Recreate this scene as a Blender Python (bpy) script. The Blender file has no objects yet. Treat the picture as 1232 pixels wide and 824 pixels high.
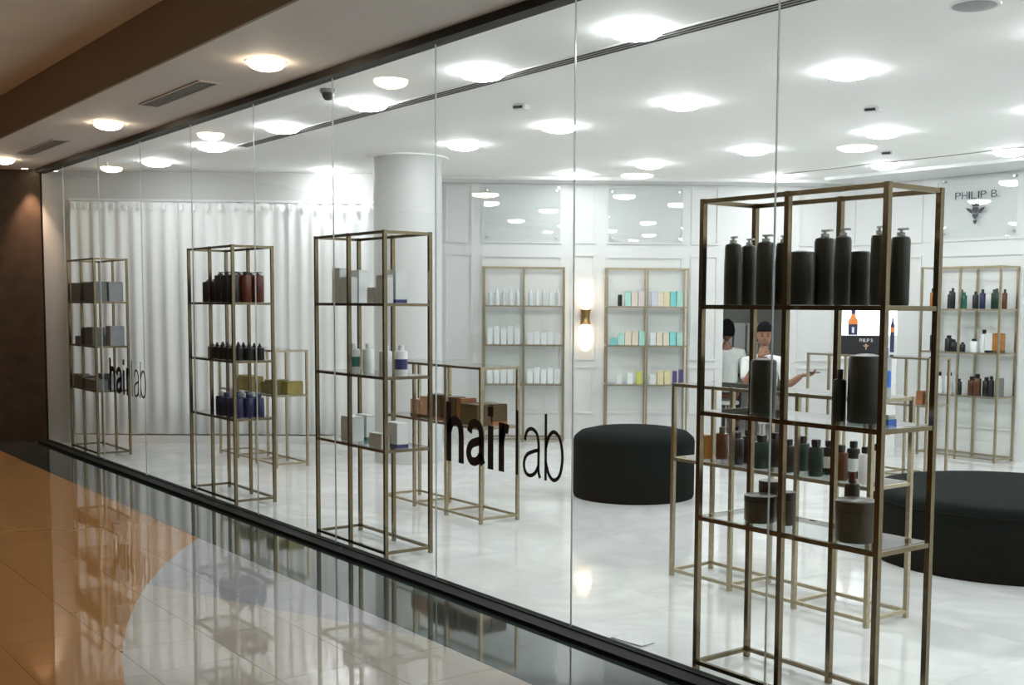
import bpy, bmesh, math, random
from mathutils import Vector, Matrix
random.seed(7)
S = bpy.context.scene
C = S.collection
PI = math.pi

# ------------------------------------------------------------------ camera
# world: X runs along the shop window, Y into the shop, camera above the origin
CAM_H = 1.5485
F_PX, CX, CY = 1387.83, 688.26, 479.34
PITCH, ROLL, YAW = 0.0792, 0.0082, 0.9008
cam_d = bpy.data.cameras.new('camera')
cam = bpy.data.objects.new('camera', cam_d)
C.objects.link(cam)
R0 = Vector((math.cos(YAW), math.sin(YAW), 0))
F0 = Vector((-math.sin(YAW), math.cos(YAW), 0))
Fw = F0 * math.cos(PITCH) + Vector((0, 0, -math.sin(PITCH)))
U0 = F0 * math.sin(PITCH) + Vector((0, 0, math.cos(PITCH)))
R1 = R0 * math.cos(ROLL) + U0 * math.sin(ROLL)
U1 = U0 * math.cos(ROLL) - R0 * math.sin(ROLL)
m = Matrix.Identity(4)
for i in range(3):
    m[i][0], m[i][1], m[i][2] = R1[i], U1[i], -Fw[i]
m[2][3] = CAM_H
cam.matrix_world = m
cam_d.sensor_fit = 'HORIZONTAL'
cam_d.sensor_width = 36.0
cam_d.lens = F_PX / 1232 * 36.0
cam_d.shift_x = -(CX - 616) / 1232
cam_d.shift_y = (CY - 412) / 1232
cam_d.clip_start = 0.05
S.camera = cam

# ------------------------------------------------------------------ world, exposure
W = bpy.data.worlds.new('mall_ambient')
W.use_nodes = True
bg = W.node_tree.nodes['Background']
bg.inputs[0].default_value = (0.62, 0.48, 0.36, 1)
bg.inputs[1].default_value = 0.05
S.world = W
S.view_settings.view_transform = 'Standard'
S.view_settings.look = 'None'
S.view_settings.gamma = 1
S.view_settings.use_curve_mapping = False
S.view_settings.exposure = 1.0
SHOP_LAMP = 28.5      # emission of the shop's downlights
MALL_LAMP = 18.0      # emission of the corridor's warm downlights
S.cycles.max_bounces = 10
S.cycles.diffuse_bounces = 5
S.cycles.glossy_bounces = 5
S.cycles.transparent_max_bounces = 48
S.cycles.sample_clamp_indirect = 6.0

# ------------------------------------------------------------------ materials
def nodes(name):
    mt = bpy.data.materials.new(name)
    mt.use_nodes = True
    nt = mt.node_tree
    return mt, nt, nt.nodes, nt.links, nt.nodes['Principled BSDF']

def pmat(name, col, rough=0.5, metal=0.0, var=0.06, scale=18.0, bump=0.0, coat=0.0, trans=0.0, ior=1.45, alpha=1.0, spec=0.5):
    mt, nt, N, L, b = nodes(name)
    tc = N.new('ShaderNodeTexCoord')
    nz = N.new('ShaderNodeTexNoise')
    nz.inputs['Scale'].default_value = scale
    nz.inputs['Detail'].default_value = 3
    L.new(tc.outputs['Object'], nz.inputs['Vector'])
    rp = N.new('ShaderNodeValToRGB')
    rp.color_ramp.elements[0].position = 0.3
    rp.color_ramp.elements[1].position = 0.7
    rp.color_ramp.elements[0].color = [max(0, c * (1 - var)) for c in col] + [1]
    rp.color_ramp.elements[1].color = [min(1, c * (1 + var)) for c in col] + [1]
    L.new(nz.outputs['Fac'], rp.inputs['Fac'])
    L.new(rp.outputs['Color'], b.inputs['Base Color'])
    b.inputs['Roughness'].default_value = rough
    b.inputs['Metallic'].default_value = metal
    b.inputs['Coat Weight'].default_value = coat
    b.inputs['Coat Roughness'].default_value = 0.05
    b.inputs['Transmission Weight'].default_value = trans
    b.inputs['IOR'].default_value = ior
    b.inputs['Alpha'].default_value = alpha
    b.inputs['Specular IOR Level'].default_value = spec
    if bump:
        bp = N.new('ShaderNodeBump')
        bp.inputs['Strength'].default_value = bump
        bp.inputs['Distance'].default_value = 0.01
        L.new(nz.outputs['Fac'], bp.inputs['Height'])
        L.new(bp.outputs['Normal'], b.inputs['Normal'])
    return mt

def glass_mat(name, tint=(0.96, 0.98, 0.97), gain=1.6, ior=1.5):
    """thin clear sheet: passes light straight, mirrors by Fresnel on its outer faces"""
    mt, nt, N, L, b = nodes(name)
    N.remove(b)
    out = N['Material Output']
    tr = N.new('ShaderNodeBsdfTransparent')
    tr.inputs['Color'].default_value = (*tint, 1)
    gl = N.new('ShaderNodeBsdfGlossy')
    gl.inputs['Roughness'].default_value = 0.0
    fr = N.new('ShaderNodeFresnel')
    fr.inputs['IOR'].default_value = ior
    ge = N.new('ShaderNodeNewGeometry')
    inv = N.new('ShaderNodeMath'); inv.operation = 'SUBTRACT'
    inv.inputs[0].default_value = gain
    mu0 = N.new('ShaderNodeMath'); mu0.operation = 'MULTIPLY'
    mu0.inputs[1].default_value = gain
    L.new(ge.outputs['Backfacing'], mu0.inputs[0])
    L.new(mu0.outputs[0], inv.inputs[1])
    mu = N.new('ShaderNodeMath'); mu.operation = 'MULTIPLY'; mu.use_clamp = True
    L.new(fr.outputs[0], mu.inputs[0]); L.new(inv.outputs[0], mu.inputs[1])
    mx = N.new('ShaderNodeMixShader')
    L.new(mu.outputs[0], mx.inputs[0])
    L.new(tr.outputs[0], mx.inputs[1]); L.new(gl.outputs[0], mx.inputs[2])
    L.new(mx.outputs[0], out.inputs['Surface'])
    return mt

def emat(name, col, strength):
    mt, nt, N, L, b = nodes(name)
    b.inputs['Base Color'].default_value = (*col, 1)
    b.inputs['Emission Color'].default_value = (*col, 1)
    b.inputs['Emission Strength'].default_value = strength
    return mt

def marble_mat(name, base, vein, rough, scale=0.9, amount=0.5, ior=1.55):
    mt, nt, N, L, b = nodes(name)
    tc = N.new('ShaderNodeTexCoord')
    oi = N.new('ShaderNodeObjectInfo')
    ad = N.new('ShaderNodeVectorMath'); ad.operation = 'ADD'
    sc = N.new('ShaderNodeVectorMath'); sc.operation = 'SCALE'
    cmb = N.new('ShaderNodeCombineXYZ')
    L.new(oi.outputs['Random'], cmb.inputs[0]); L.new(oi.outputs['Random'], cmb.inputs[1])
    L.new(cmb.outputs[0], sc.inputs[0]); sc.inputs['Scale'].default_value = 9.0
    L.new(tc.outputs['Object'], ad.inputs[0]); L.new(sc.outputs[0], ad.inputs[1])
    nz = N.new('ShaderNodeTexNoise')
    nz.inputs['Scale'].default_value = scale; nz.inputs['Detail'].default_value = 8
    nz.inputs['Distortion'].default_value = 1.4
    L.new(ad.outputs[0], nz.inputs['Vector'])
    rp = N.new('ShaderNodeValToRGB')
    e = rp.color_ramp.elements
    e[0].position = 0.36; e[0].color = (*base, 1)
    e[1].position = 0.64; e[1].color = (*base, 1)
    k = rp.color_ramp.elements.new(0.5); k.color = (*[a * (1 - amount) + v * amount for a, v in zip(base, vein)], 1)
    L.new(nz.outputs['Fac'], rp.inputs['Fac'])
    hs = N.new('ShaderNodeHueSaturation')
    mr = N.new('ShaderNodeMapRange')
    mr.inputs['To Min'].default_value = 0.97; mr.inputs['To Max'].default_value = 1.02
    L.new(oi.outputs['Random'], mr.inputs['Value'])
    L.new(mr.outputs[0], hs.inputs['Value'])
    L.new(rp.outputs['Color'], hs.inputs['Color'])
    L.new(hs.outputs[0], b.inputs['Base Color'])
    b.inputs['Roughness'].default_value = rough
    b.inputs['IOR'].default_value = ior
    return mt

M = {}
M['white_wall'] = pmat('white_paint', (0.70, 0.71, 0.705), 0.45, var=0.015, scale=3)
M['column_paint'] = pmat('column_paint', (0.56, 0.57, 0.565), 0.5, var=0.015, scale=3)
M['ceiling'] = pmat('ceiling_paint', (0.93, 0.93, 0.915), 0.7, var=0.015, scale=2)
M['soffit'] = pmat('soffit_paint', (0.66, 0.63, 0.60), 0.7, var=0.02, scale=2)
M['mall_ceiling'] = pmat('corridor_ceiling_paint', (0.80, 0.75, 0.66), 0.75, var=0.03, scale=2)
M['bulkhead'] = pmat('brown_bulkhead_paint', (0.22, 0.17, 0.115), 0.6, var=0.04, scale=2)
M['wood_wall'] = pmat('dark_brown_veneer', (0.06, 0.042, 0.03), 0.4, var=0.2, scale=6)
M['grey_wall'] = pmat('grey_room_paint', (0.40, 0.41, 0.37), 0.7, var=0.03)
M['marble'] = marble_mat('white_marble', (0.74, 0.755, 0.75), (0.52, 0.535, 0.54), 0.07, 0.9, 0.5)
M['grout'] = pmat('grey_grout', (0.52, 0.50, 0.48), 0.8)
M['pale_grey_paint'] = pmat('pale_grey_paint', (0.60, 0.60, 0.59), 0.6, var=0.02, scale=2)
M['tile_orange'] = marble_mat('amber_brown_tile', (0.45, 0.23, 0.085), (0.41, 0.20, 0.073), 0.025, 1.2, 0.3, 2.05)
M['tile_white'] = marble_mat('cream_polished_tile', (0.50, 0.485, 0.455), (0.45, 0.43, 0.40), 0.025, 5.0, 0.4, 1.75)
M['tile_blue'] = marble_mat('blue_grey_polished_tile', (0.40, 0.42, 0.46), (0.36, 0.38, 0.42), 0.025, 5.0, 0.4, 1.75)
M['granite'] = pmat('black_granite', (0.035, 0.052, 0.053), 0.05, var=0.4, scale=160, coat=0.6)
M['black_metal'] = pmat('black_channel', (0.008, 0.009, 0.010), 0.6, var=0.1, spec=0.15)
M['dark_channel'] = pmat('dark_header_channel', (0.018, 0.017, 0.016), 0.5, var=0.1, spec=0.2)
M['pane'] = glass_mat('window_glass', (0.95, 0.97, 0.965), 1.25)
M['shelf_glass'] = glass_mat('shelf_glass', (0.90, 0.94, 0.93), 1.35)
M['plate_glass'] = glass_mat('sign_plate_glass', (0.97, 0.98, 0.98), 1.6)
M['brass'] = pmat('brushed_brass_backlit', (0.215, 0.175, 0.11), 0.22, 1.0, var=0.12, scale=60)  # window racks: same brass, backlit shade put into a darker colour
M['lit_brass'] = pmat('brushed_brass_lit', (0.46, 0.40, 0.28), 0.32, 1.0, var=0.12, scale=60)  # lighter copy of the same brass, for racks lit by the room
M['sconce_brass'] = pmat('satin_brass', (0.42, 0.27, 0.12), 0.3, 1.0, var=0.1)
M['curtain'] = pmat('white_voile', (0.90, 0.91, 0.91), 0.85, var=0.02, scale=30)
M['pouf'] = pmat('black_velvet', (0.004, 0.009, 0.0085), 0.9, var=0.3, scale=40, bump=0.05, spec=0.12)
M['slit'] = pmat('dark_slit', (0.03, 0.03, 0.03), 0.8)
M['grey_plastic'] = pmat('grey_plastic', (0.30, 0.31, 0.31), 0.5)
M['seal'] = pmat('clear_silicone_seal', (0.55, 0.60, 0.60), 0.15)
M['white_plastic'] = pmat('white_plastic', (0.75, 0.76, 0.76), 0.35)
M['letter'] = pmat('black_vinyl', (0.006, 0.007, 0.01), 0.4)
M['ink'] = pmat('dark_print', (0.05, 0.05, 0.07), 0.5)
M['chrome'] = pmat('steel_standoff', (0.55, 0.56, 0.56), 0.25, 1.0)
M['lamp_white'] = emat('cool_diffuser', (0.98, 0.99, 1.0), SHOP_LAMP)
M['lamp_warm'] = emat('warm_diffuser', (1.0, 0.80, 0.56), MALL_LAMP)
M['lamp_hall'] = emat('hall_diffuser', (1.0, 0.82, 0.62), MALL_LAMP * 1.5)
M['sconce_glow'] = emat('sconce_globe', (1.0, 0.78, 0.58), 1.5)
M['screen'] = emat('lit_panel', (0.97, 0.98, 1.0), 0.9)
M['trim_ring'] = pmat('lamp_trim', (0.78, 0.78, 0.78), 0.4)
M['olive_black'] = pmat('olive_black_plastic', (0.024, 0.026, 0.017), 0.38, var=0.2, scale=12)
M['olive_brown'] = pmat('olive_brown_plastic', (0.055, 0.05, 0.03), 0.35, var=0.2, scale=12)
M['black_plastic'] = pmat('black_plastic', (0.012, 0.012, 0.015), 0.35)
M['clear_cap'] = pmat('milky_clear_cap', (0.62, 0.65, 0.64), 0.2, trans=0.4)
M['red_brown'] = pmat('red_brown_bottle', (0.10, 0.022, 0.012), 0.25)
M['dark_green'] = pmat('dark_green_bottle', (0.012, 0.035, 0.028), 0.2)
M['deep_green'] = pmat('emerald_bottle', (0.01, 0.10, 0.065), 0.2)
M['navy'] = pmat('navy_blue_card', (0.014, 0.02, 0.075), 0.4)
M['charcoal'] = pmat('charcoal_bottle', (0.014, 0.016, 0.018), 0.3)
M['amber'] = pmat('amber_liquid', (0.34, 0.14, 0.03), 0.2)
M['amber_dark'] = pmat('dark_amber_liquid', (0.085, 0.03, 0.012), 0.2)
M['brown_box'] = pmat('dark_brown_card', (0.085, 0.055, 0.022), 0.35, var=0.3, scale=8)
M['copper_box'] = pmat('copper_card', (0.30, 0.12, 0.05), 0.3, var=0.25, scale=10)
M['peach_box'] = pmat('peach_card', (0.55, 0.34, 0.22), 0.4, var=0.1)
M['yellow_box'] = pmat('mustard_card', (0.27, 0.22, 0.065), 0.4, var=0.2, scale=12)
M['olive_box'] = pmat('olive_card', (0.14, 0.125, 0.04), 0.4, var=0.2, scale=12)
M['grey_box'] = pmat('grey_card', (0.30, 0.32, 0.34), 0.4, var=0.08)
M['slate_box'] = pmat('slate_card', (0.16, 0.17, 0.17), 0.4, var=0.1)
M['pale_box'] = pmat('pale_grey_card', (0.62, 0.65, 0.65), 0.35, var=0.05)
M['white_box'] = pmat('white_card', (0.74, 0.77, 0.77), 0.35, var=0.03)
M['blue_edge_reflex'] = pmat('indigo_edge_reflection', (0.035, 0.04, 0.16), 0.35)  # shelf glass edge reflection, built as a coloured band on pale products
M['green_edge_reflex'] = pmat('teal_edge_reflection', (0.03, 0.16, 0.13), 0.35)  # teal glass-edge reflection, likewise put into a band's colour
M['mint'] = pmat('mint_card', (0.42, 0.70, 0.62), 0.4, var=0.03)
M['aqua'] = pmat('aqua_card', (0.22, 0.62, 0.62), 0.4, var=0.03)
M['peach_pale'] = pmat('pale_peach_card', (0.74, 0.66, 0.54), 0.4, var=0.03)
M['pink_pale'] = pmat('pale_pink_card', (0.72, 0.62, 0.64), 0.4, var=0.03)
M['lilac_pale'] = pmat('pale_lilac_card', (0.60, 0.62, 0.74), 0.4, var=0.03)
M['cream_yellow'] = pmat('cream_yellow_card', (0.74, 0.66, 0.40), 0.4, var=0.03)
M['lime'] = pmat('lime_card', (0.58, 0.62, 0.16), 0.4, var=0.04)
M['purple'] = pmat('purple_card', (0.10, 0.07, 0.22), 0.4, var=0.05)
M['clear_blue'] = pmat('clear_plastic', (0.70, 0.76, 0.80), 0.1, trans=0.6)
M['blue'] = pmat('bright_blue_plastic', (0.05, 0.17, 0.55), 0.3)
M['orange_print'] = pmat('orange_print', (0.75, 0.24, 0.05), 0.4)
M['navy_print'] = pmat('navy_print', (0.03, 0.035, 0.10), 0.4)
M['skin'] = pmat('skin', (0.27, 0.135, 0.085), 0.5, var=0.05)
M['hair'] = pmat('black_hair', (0.008, 0.008, 0.010), 0.9, var=0.3, scale=60, spec=0.1)
M['shirt'] = pmat('white_cotton', (0.76, 0.78, 0.78), 0.8, var=0.03, scale=20)
M['shirt_grey'] = pmat('pale_grey_cotton', (0.74, 0.77, 0.74), 0.8, var=0.03, scale=20)
M['trousers'] = pmat('dark_cotton', (0.05, 0.05, 0.055), 0.8)
M['eye'] = pmat('dark_eye', (0.02, 0.015, 0.012), 0.2)
M['lip'] = pmat('lip', (0.30, 0.13, 0.10), 0.5)
M['towel'] = pmat('white_towel', (0.9, 0.9, 0.9), 0.9, var=0.03, scale=40)

# ------------------------------------------------------------------ mesh helpers
def obj(name, me, mat=None, parent=None, loc=None, rotz=None):
    o = bpy.data.objects.new(name, me)
    C.objects.link(o)
    if mat is not None and me is not None and not me.materials:
        me.materials.append(M[mat] if isinstance(mat, str) else mat)
    if parent is not None:
        o.parent = parent
    if loc is not None:
        o.location = loc
    if rotz is not None:
        o.rotation_euler = (0, 0, rotz)
    return o

def tag(o, label=None, cat=None, group=None, kind=None):
    if label: o['label'] = label
    if cat: o['category'] = cat
    if group: o['group'] = group
    if kind: o['kind'] = kind
    return o

def thing(name, label, cat, loc=(0, 0, 0), rotz=0.0, group=None):
    return tag(obj(name, None, loc=loc, rotz=rotz), label, cat, group)

def struct(name, me, mat=None, loc=None, rotz=None):
    return tag(obj(name, me, mat, loc=loc, rotz=rotz), kind='structure')

def fin(bm, name, smooth=False):
    me = bpy.data.meshes.new(name)
    bmesh.ops.recalc_face_normals(bm, faces=bm.faces)
    bm.to_mesh(me)
    bm.free()
    if smooth:
        for p in me.polygons: p.use_smooth = True
    return me

def bbox(bm, x0, x1, y0, y1, z0, z1):
    vs = [bm.verts.new(p) for p in ((x0,y0,z0),(x1,y0,z0),(x1,y1,z0),(x0,y1,z0),(x0,y0,z1),(x1,y0,z1),(x1,y1,z1),(x0,y1,z1))]
    for f in ((0,3,2,1),(4,5,6,7),(0,1,5,4),(1,2,6,5),(2,3,7,6),(3,0,4,7)):
        bm.faces.new([vs[i] for i in f])
    return vs

_cache = {}
def boxm(x0, x1, y0, y1, z0, z1, bevel=0.0, mat=None):
    k = ('box',) + tuple(round(v, 4) for v in (x0, x1, y0, y1, z0, z1, bevel)) + (mat,)
    if k not in _cache:
        bm = bmesh.new()
        bbox(bm, x0, x1, y0, y1, z0, z1)
        if bevel:
            bmesh.ops.bevel(bm, geom=list(bm.edges), offset=bevel, segments=2, affect='EDGES')
        _cache[k] = fin(bm, 'box')
        if mat: _cache[k].materials.append(M[mat])
    return _cache[k]

def lathe(prof, n=20, mat=None, smooth=True):
    """prof: (r, z) from bottom to top; closed at both ends"""
    k = ('lathe', tuple((round(r, 4), round(z, 4)) for r, z in prof), n, mat)
    if k in _cache: return _cache[k]
    bm = bmesh.new()
    rings = []
    for r, z in prof:
        if r < 1e-5: rings.append([bm.verts.new((0, 0, z))])
        else: rings.append([bm.verts.new((r * math.cos(2*PI*i/n), r * math.sin(2*PI*i/n), z)) for i in range(n)])
    for a, b in zip(rings, rings[1:]):
        for i in range(n):
            j = (i + 1) % n
            if len(a) == 1 and len(b) == 1: continue
            if len(a) == 1: bm.faces.new((a[0], b[i], b[j]))
            elif len(b) == 1: bm.faces.new((a[i], a[j], b[0]))
            else: bm.faces.new((a[i], a[j], b[j], b[i]))
    if len(rings[0]) > 1: bm.faces.new(rings[0][::-1])
    if len(rings[-1]) > 1: bm.faces.new(rings[-1])
    me = fin(bm, 'lathe')
    for p in me.polygons: p.use_smooth = smooth and len(p.vertices) < 6
    if hasattr(me, 'set_sharp_from_angle'): me.set_sharp_from_angle(angle=0.7)
    if mat: me.materials.append(M[mat])
    _cache[k] = me
    return me

def prism(poly, z0, z1):
    bm = bmesh.new()
    lo = [bm.verts.new((x, y, z0)) for x, y in poly]
    hi = [bm.verts.new((x, y, z1)) for x, y in poly]
    bm.faces.new(lo[::-1]); bm.faces.new(hi)
    n = len(poly)
    for i in range(n):
        bm.faces.new((lo[i], lo[(i+1) % n], hi[(i+1) % n], hi[i]))
    return fin(bm, 'prism')

def plate_poly(poly, thick):
    """outline in X/Z extruded along Y"""
    bm = bmesh.new()
    lo = [bm.verts.new((x, 0, z)) for x, z in poly]
    hi = [bm.verts.new((x, thick, z)) for x, z in poly]
    bm.faces.new(lo); bm.faces.new(hi[::-1])
    n = len(poly)
    for i in range(n):
        bm.faces.new((lo[i], hi[i], hi[(i+1) % n], lo[(i+1) % n]))
    return fin(bm, 'plate')

def tube(bm, pts, n=10):
    """round-ended tapered tube through (pos, r) points, added to bm"""
    P = [Vector(p) for p, r in pts]
    rings = []
    up = Vector((0, 0, 1))
    for i, (p, r) in enumerate(zip(P, [r for _, r in pts])):
        t = (P[min(i+1, len(P)-1)] - P[max(i-1, 0)]).normalized()
        a = t.cross(up)
        if a.length < 0.15: a = t.cross(Vector((1, 0, 0)))
        a.normalize(); b = t.cross(a)
        rings.append([bm.verts.new(p + (a * math.cos(2*PI*k/n) + b * math.sin(2*PI*k/n)) * r) for k in range(n)])
    for x, y in zip(rings, rings[1:]):
        for k in range(n):
            bm.faces.new((x[k], x[(k+1) % n], y[(k+1) % n], y[k]))
    for ring, (p, r), q in ((rings[0], pts[0], P[1]), (rings[-1], pts[-1], P[-2])):
        d = (Vector(p) - q).normalized()
        c = bm.verts.new(Vector(p) + d * r * 0.6)
        for k in range(n): bm.faces.new((ring[k], ring[(k+1) % n], c))

def clip(poly, a, b, c):
    """keep a*x + b*y <= c"""
    out = []
    n = len(poly)
    for i in range(n):
        p, q = poly[i], poly[(i+1) % n]
        dp, dq = a*p[0] + b*p[1] - c, a*q[0] + b*q[1] - c
        if dp <= 0: out.append(p)
        if (dp < 0 < dq) or (dq < 0 < dp):
            t = dp / (dp - dq)
            out.append((p[0] + (q[0]-p[0]) * t, p[1] + (q[1]-p[1]) * t))
    return out

def area(poly):
    return 0.5 * abs(sum(p[0]*q[1] - q[0]*p[1] for p, q in zip(poly, poly[1:] + poly[:1])))

ORD = ['first', 'second', 'third', 'fourth', 'fifth', 'sixth', 'seventh', 'eighth', 'ninth', 'tenth', 'eleventh', 'twelfth', 'thirteenth', 'fourteenth']

# ------------------------------------------------------------------ setting
GY = 3.36                     # window plane
ZC = 3.0                      # ceiling
T = Vector((0.596, 0.803, 0)) # along the back wall
NW = Vector((-0.803, 0.596, 0))
WA = math.atan2(0.803, 0.596)
WOFF = 13.5                   # back wall offset along NW
YR = 10.92                    # wall parallel to the window
XE = 0.8                      # near end of the shop
def WP(t, off, z=0.0):
    v = T * t + NW * off
    return (v.x, v.y, z)
X_CORNER = (WOFF - 0.596 * YR) / -0.803
T_CORNER = X_CORNER * 0.596 + YR * 0.803

# shop floor: base plus marble slabs
def xw(y, off): return (off - 0.596 * y) / -0.803
fl = struct('floor', prism([(xw(GY - .02, 15.2), GY - .02), (XE, GY - .02), (XE, YR + .1), (xw(YR + .1, 15.2), YR + .1)], -0.10, -0.012), 'grout')
g = 0.0006
sx = 0.8
ix = 0
x = -13.9
while x < XE:
    y = GY - .02
    while y < YR:
        poly = [(x + g, y + g), (min(x + sx, XE) - g, y + g), (min(x + sx, XE) - g, min(y + sx, YR) - g), (x + g, min(y + sx, YR) - g)]
        poly = clip(poly, -0.803, 0.596, WOFF)
        if len(poly) > 2 and area(poly) > 0.002:
            obj('marble_slab', prism(poly, -0.012, 0.0), 'marble', fl)
        y += sx
    x += sx

# corridor floor: base, granite border and polished tiles with the big pale arc
g = 0.0012
fm = struct('floor_corridor', prism([(-19.5, -6), (3.0, -6), (3.0, 3.26), (-19.5, 3.26)], -0.10, -0.012), 'grout')
xb = -14.6
while xb < 2.9:
    poly = [(xb + g, 2.757 + g), (xb + .8 - g, 2.757 + g), (xb + .8 - g, 3.25), (xb + g, 3.25)]
    obj('granite_slab', prism(poly, -0.012, 0.0), 'granite', fm)
    xb += 0.8
AC, AR = (-2.814, 8.874), 7.683
def tile_piece(poly, mat):
    if len(poly) > 2 and area(poly) > 0.0008:
        obj('floor_tile', prism(poly, -0.012, 0.0), mat, fm)
for r in range(6):
    y1 = 2.757 - 0.4 * r
    for c in range(29):
        x0 = -14.0 + 0.4 * c
        sq = [(x0 + g, y1 - .4 + g), (x0 + .4 - g, y1 - .4 + g), (x0 + .4 - g, y1 - g), (x0 + g, y1 - g)]
        cx_, cy_ = x0 + .2 - AC[0], y1 - .2 - AC[1]
        L_ = math.hypot(cx_, cy_)
        nx, ny = cx_ / L_, cy_ / L_
        lim = nx * AC[0] + ny * AC[1] + AR
        outp = clip(sq, -nx, -ny, -lim)
        inp = clip(sq, nx, ny, lim)
        tile_piece(outp, 'tile_orange')
        a_, b_, c_ = -0.389, 1.0, 2.07 + 0.389 * 6.343
        if len(inp) > 2:
            tile_piece(clip(inp, a_, b_, c_), 'tile_white')
            tile_piece(clip(inp, -a_, -b_, -c_), 'tile_blue')
obj('tile_field', prism([(-19.5, -6), (-3.0, -6), (-3.0, 0.357), (-19.5, 0.357)], -0.012, 0.0), 'tile_orange', fm)
obj('tile_field', prism([(-3.0, -6), (3.0, -6), (3.0, 0.357), (-3.0, 0.357)], -0.012, 0.0), 'tile_white', fm)
obj('tile_field', prism([(-2.4, 0.357), (3.0, 0.357), (3.0, 2.757), (-2.4, 2.757)], -0.012, 0.0), 'tile_white', fm)
obj('tile_field', prism([(-19.5, 0.357), (-14.0, 0.357), (-14.0, 2.757), (-19.5, 2.757)], -0.012, 0.0), 'tile_orange', fm)

# ceilings
ce = struct('ceiling', prism([(xw(GY, 15.2), GY), (XE + .1, GY), (XE + .1, YR + .1), (xw(YR + .1, 15.2), YR + .1)], ZC, ZC + 0.08), 'ceiling')
struct('ceiling_soffit', prism([(-19.5, 2.475), (3.0, 2.475), (3.0, GY), (-19.5, GY)], ZC, ZC + 0.08), 'soffit')
struct('trim_1', prism([(-19.5, 2.455), (3.0, 2.455), (3.0, 2.475), (-19.5, 2.475)], ZC, 3.36), 'bulkhead')
struct('ceiling_corridor', prism([(-19.5, -6), (3.0, -6), (3.0, 2.455), (-19.5, 2.455)], 3.36, 3.44), 'mall_ceiling')

# back wall with a doorway, raised moulding frames, cornice
D0, D1, DH = 2.19, 2.98, 2.12
bm = bmesh.new()
bbox(bm, -1.9, D0, WOFF, WOFF + .12, 0, ZC)
bbox(bm, D1, T_CORNER + .15, WOFF, WOFF + .12, 0, ZC)
bbox(bm, D0, D1, WOFF, WOFF + .12, DH, ZC)
wb = struct('wall_back', fin(bm, 'wall_back'), 'white_wall', rotz=WA)
def frame_mesh(x0, x1, z0, z1, y, w=0.022, d=0.016):
    bm = bmesh.new()
    bbox(bm, x0, x1, y - d, y, z0, z0 + w); bbox(bm, x0, x1, y - d, y, z1 - w, z1)
    bbox(bm, x0, x0 + w, y - d, y, z0 + w, z1 - w); bbox(bm, x1 - w, x1, y - d, y, z0 + w, z1 - w)
    return fin(bm, 'frame')
for (a_, b_) in ((-1.06, -.74), (-.635, .295), (.405, .68), (.815, 1.71), (1.80, 2.12), (3.06, 3.5)):
    obj('moulding_frame', frame_mesh(a_, b_, 2.28, 2.945, WOFF), 'white_wall', wb)
    if b_ - a_ > .6:
        obj('moulding_frame', frame_mesh(a_, b_, .30, 2.14, WOFF), 'white_wall', wb)
    else:
        obj('moulding_frame', frame_mesh(a_, b_, .93, 2.16, WOFF), 'white_wall', wb)
        obj('moulding_frame', frame_mesh(a_, b_, .30, .86, WOFF), 'white_wall', wb)
obj('cornice', boxm(-1.9, T_CORNER - .3, 13.06, WOFF, 2.965, ZC), 'white_wall', wb)
tag(obj('baseboard_back', boxm(-1.9, D0, WOFF - .018, WOFF, 0, .16), 'white_wall', rotz=WA), kind='structure')
# the room behind the doorway
bm = bmesh.new()
bbox(bm, D0 - .5, D1 + .8, 14.9, 15.0, 0, ZC)
bbox(bm, D0 - .6, D0 - .5, WOFF + .12, 15.0, 0, ZC)
bbox(bm, D1 + .8, D1 + .9, WOFF + .12, 15.0, 0, ZC)
struct('wall_doorway_room', fin(bm, 'room'), 'grey_wall', rotz=WA)
# right wall (parallel to the window)
bm = bmesh.new(); bbox(bm, X_CORNER - .15, XE + .1, YR, YR + .12, 0, ZC)
wr = struct('wall_right', fin(bm, 'wall_right'), 'white_wall')
for (a_, b_) in ((-8.55, -7.62), (-7.46, -6.40), (-6.26, -5.3), (-5.16, -4.1)):
    obj('moulding_frame', frame_mesh(a_, b_, 2.28, 2.945, YR), 'white_wall', wr)
    obj('moulding_frame', frame_mesh(a_, b_, .30, 2.14, YR), 'white_wall', wr)
obj('cornice', boxm(X_CORNER + .3, XE, 10.2, YR, 2.965, ZC), 'white_wall', wr)
struct('baseboard_right', boxm(X_CORNER, XE, YR - .018, YR, 0, .16), 'white_wall')
struct('wall_opposite', boxm(-19.5, 3.0, -6.1, -6.0, 0, 3.36), 'wood_wall')
struct('wall_corridor_end', boxm(3.0, 3.1, -6.0, GY, 0, 3.36), 'wood_wall')
struct('wall_near', boxm(XE, XE + .1, GY, YR + .1, 0, ZC), 'white_wall')
# left wall with the curtained bay
bm = bmesh.new()
bbox(bm, -5.44, -1.15, 13.0, 13.1, 0, ZC)
bbox(bm, -1.25, -1.15, 13.1, 13.6, 0, ZC)
struct('wall_left', fin(bm, 'wall_left'), 'pale_grey_paint', rotz=WA)
struct('baseboard_left', boxm(-5.12, -1.2, 12.86, 13.0, 0, .085), 'white_wall', rotz=WA)
# dark corridor wall beyond the window's end
bm = bmesh.new(); bbox(bm, -13.5, -5.46, 12.99, 13.14, 0, 3.36)
struct('wall_corridor', fin(bm, 'wall_corridor'), 'wood_wall', rotz=WA)

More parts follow.
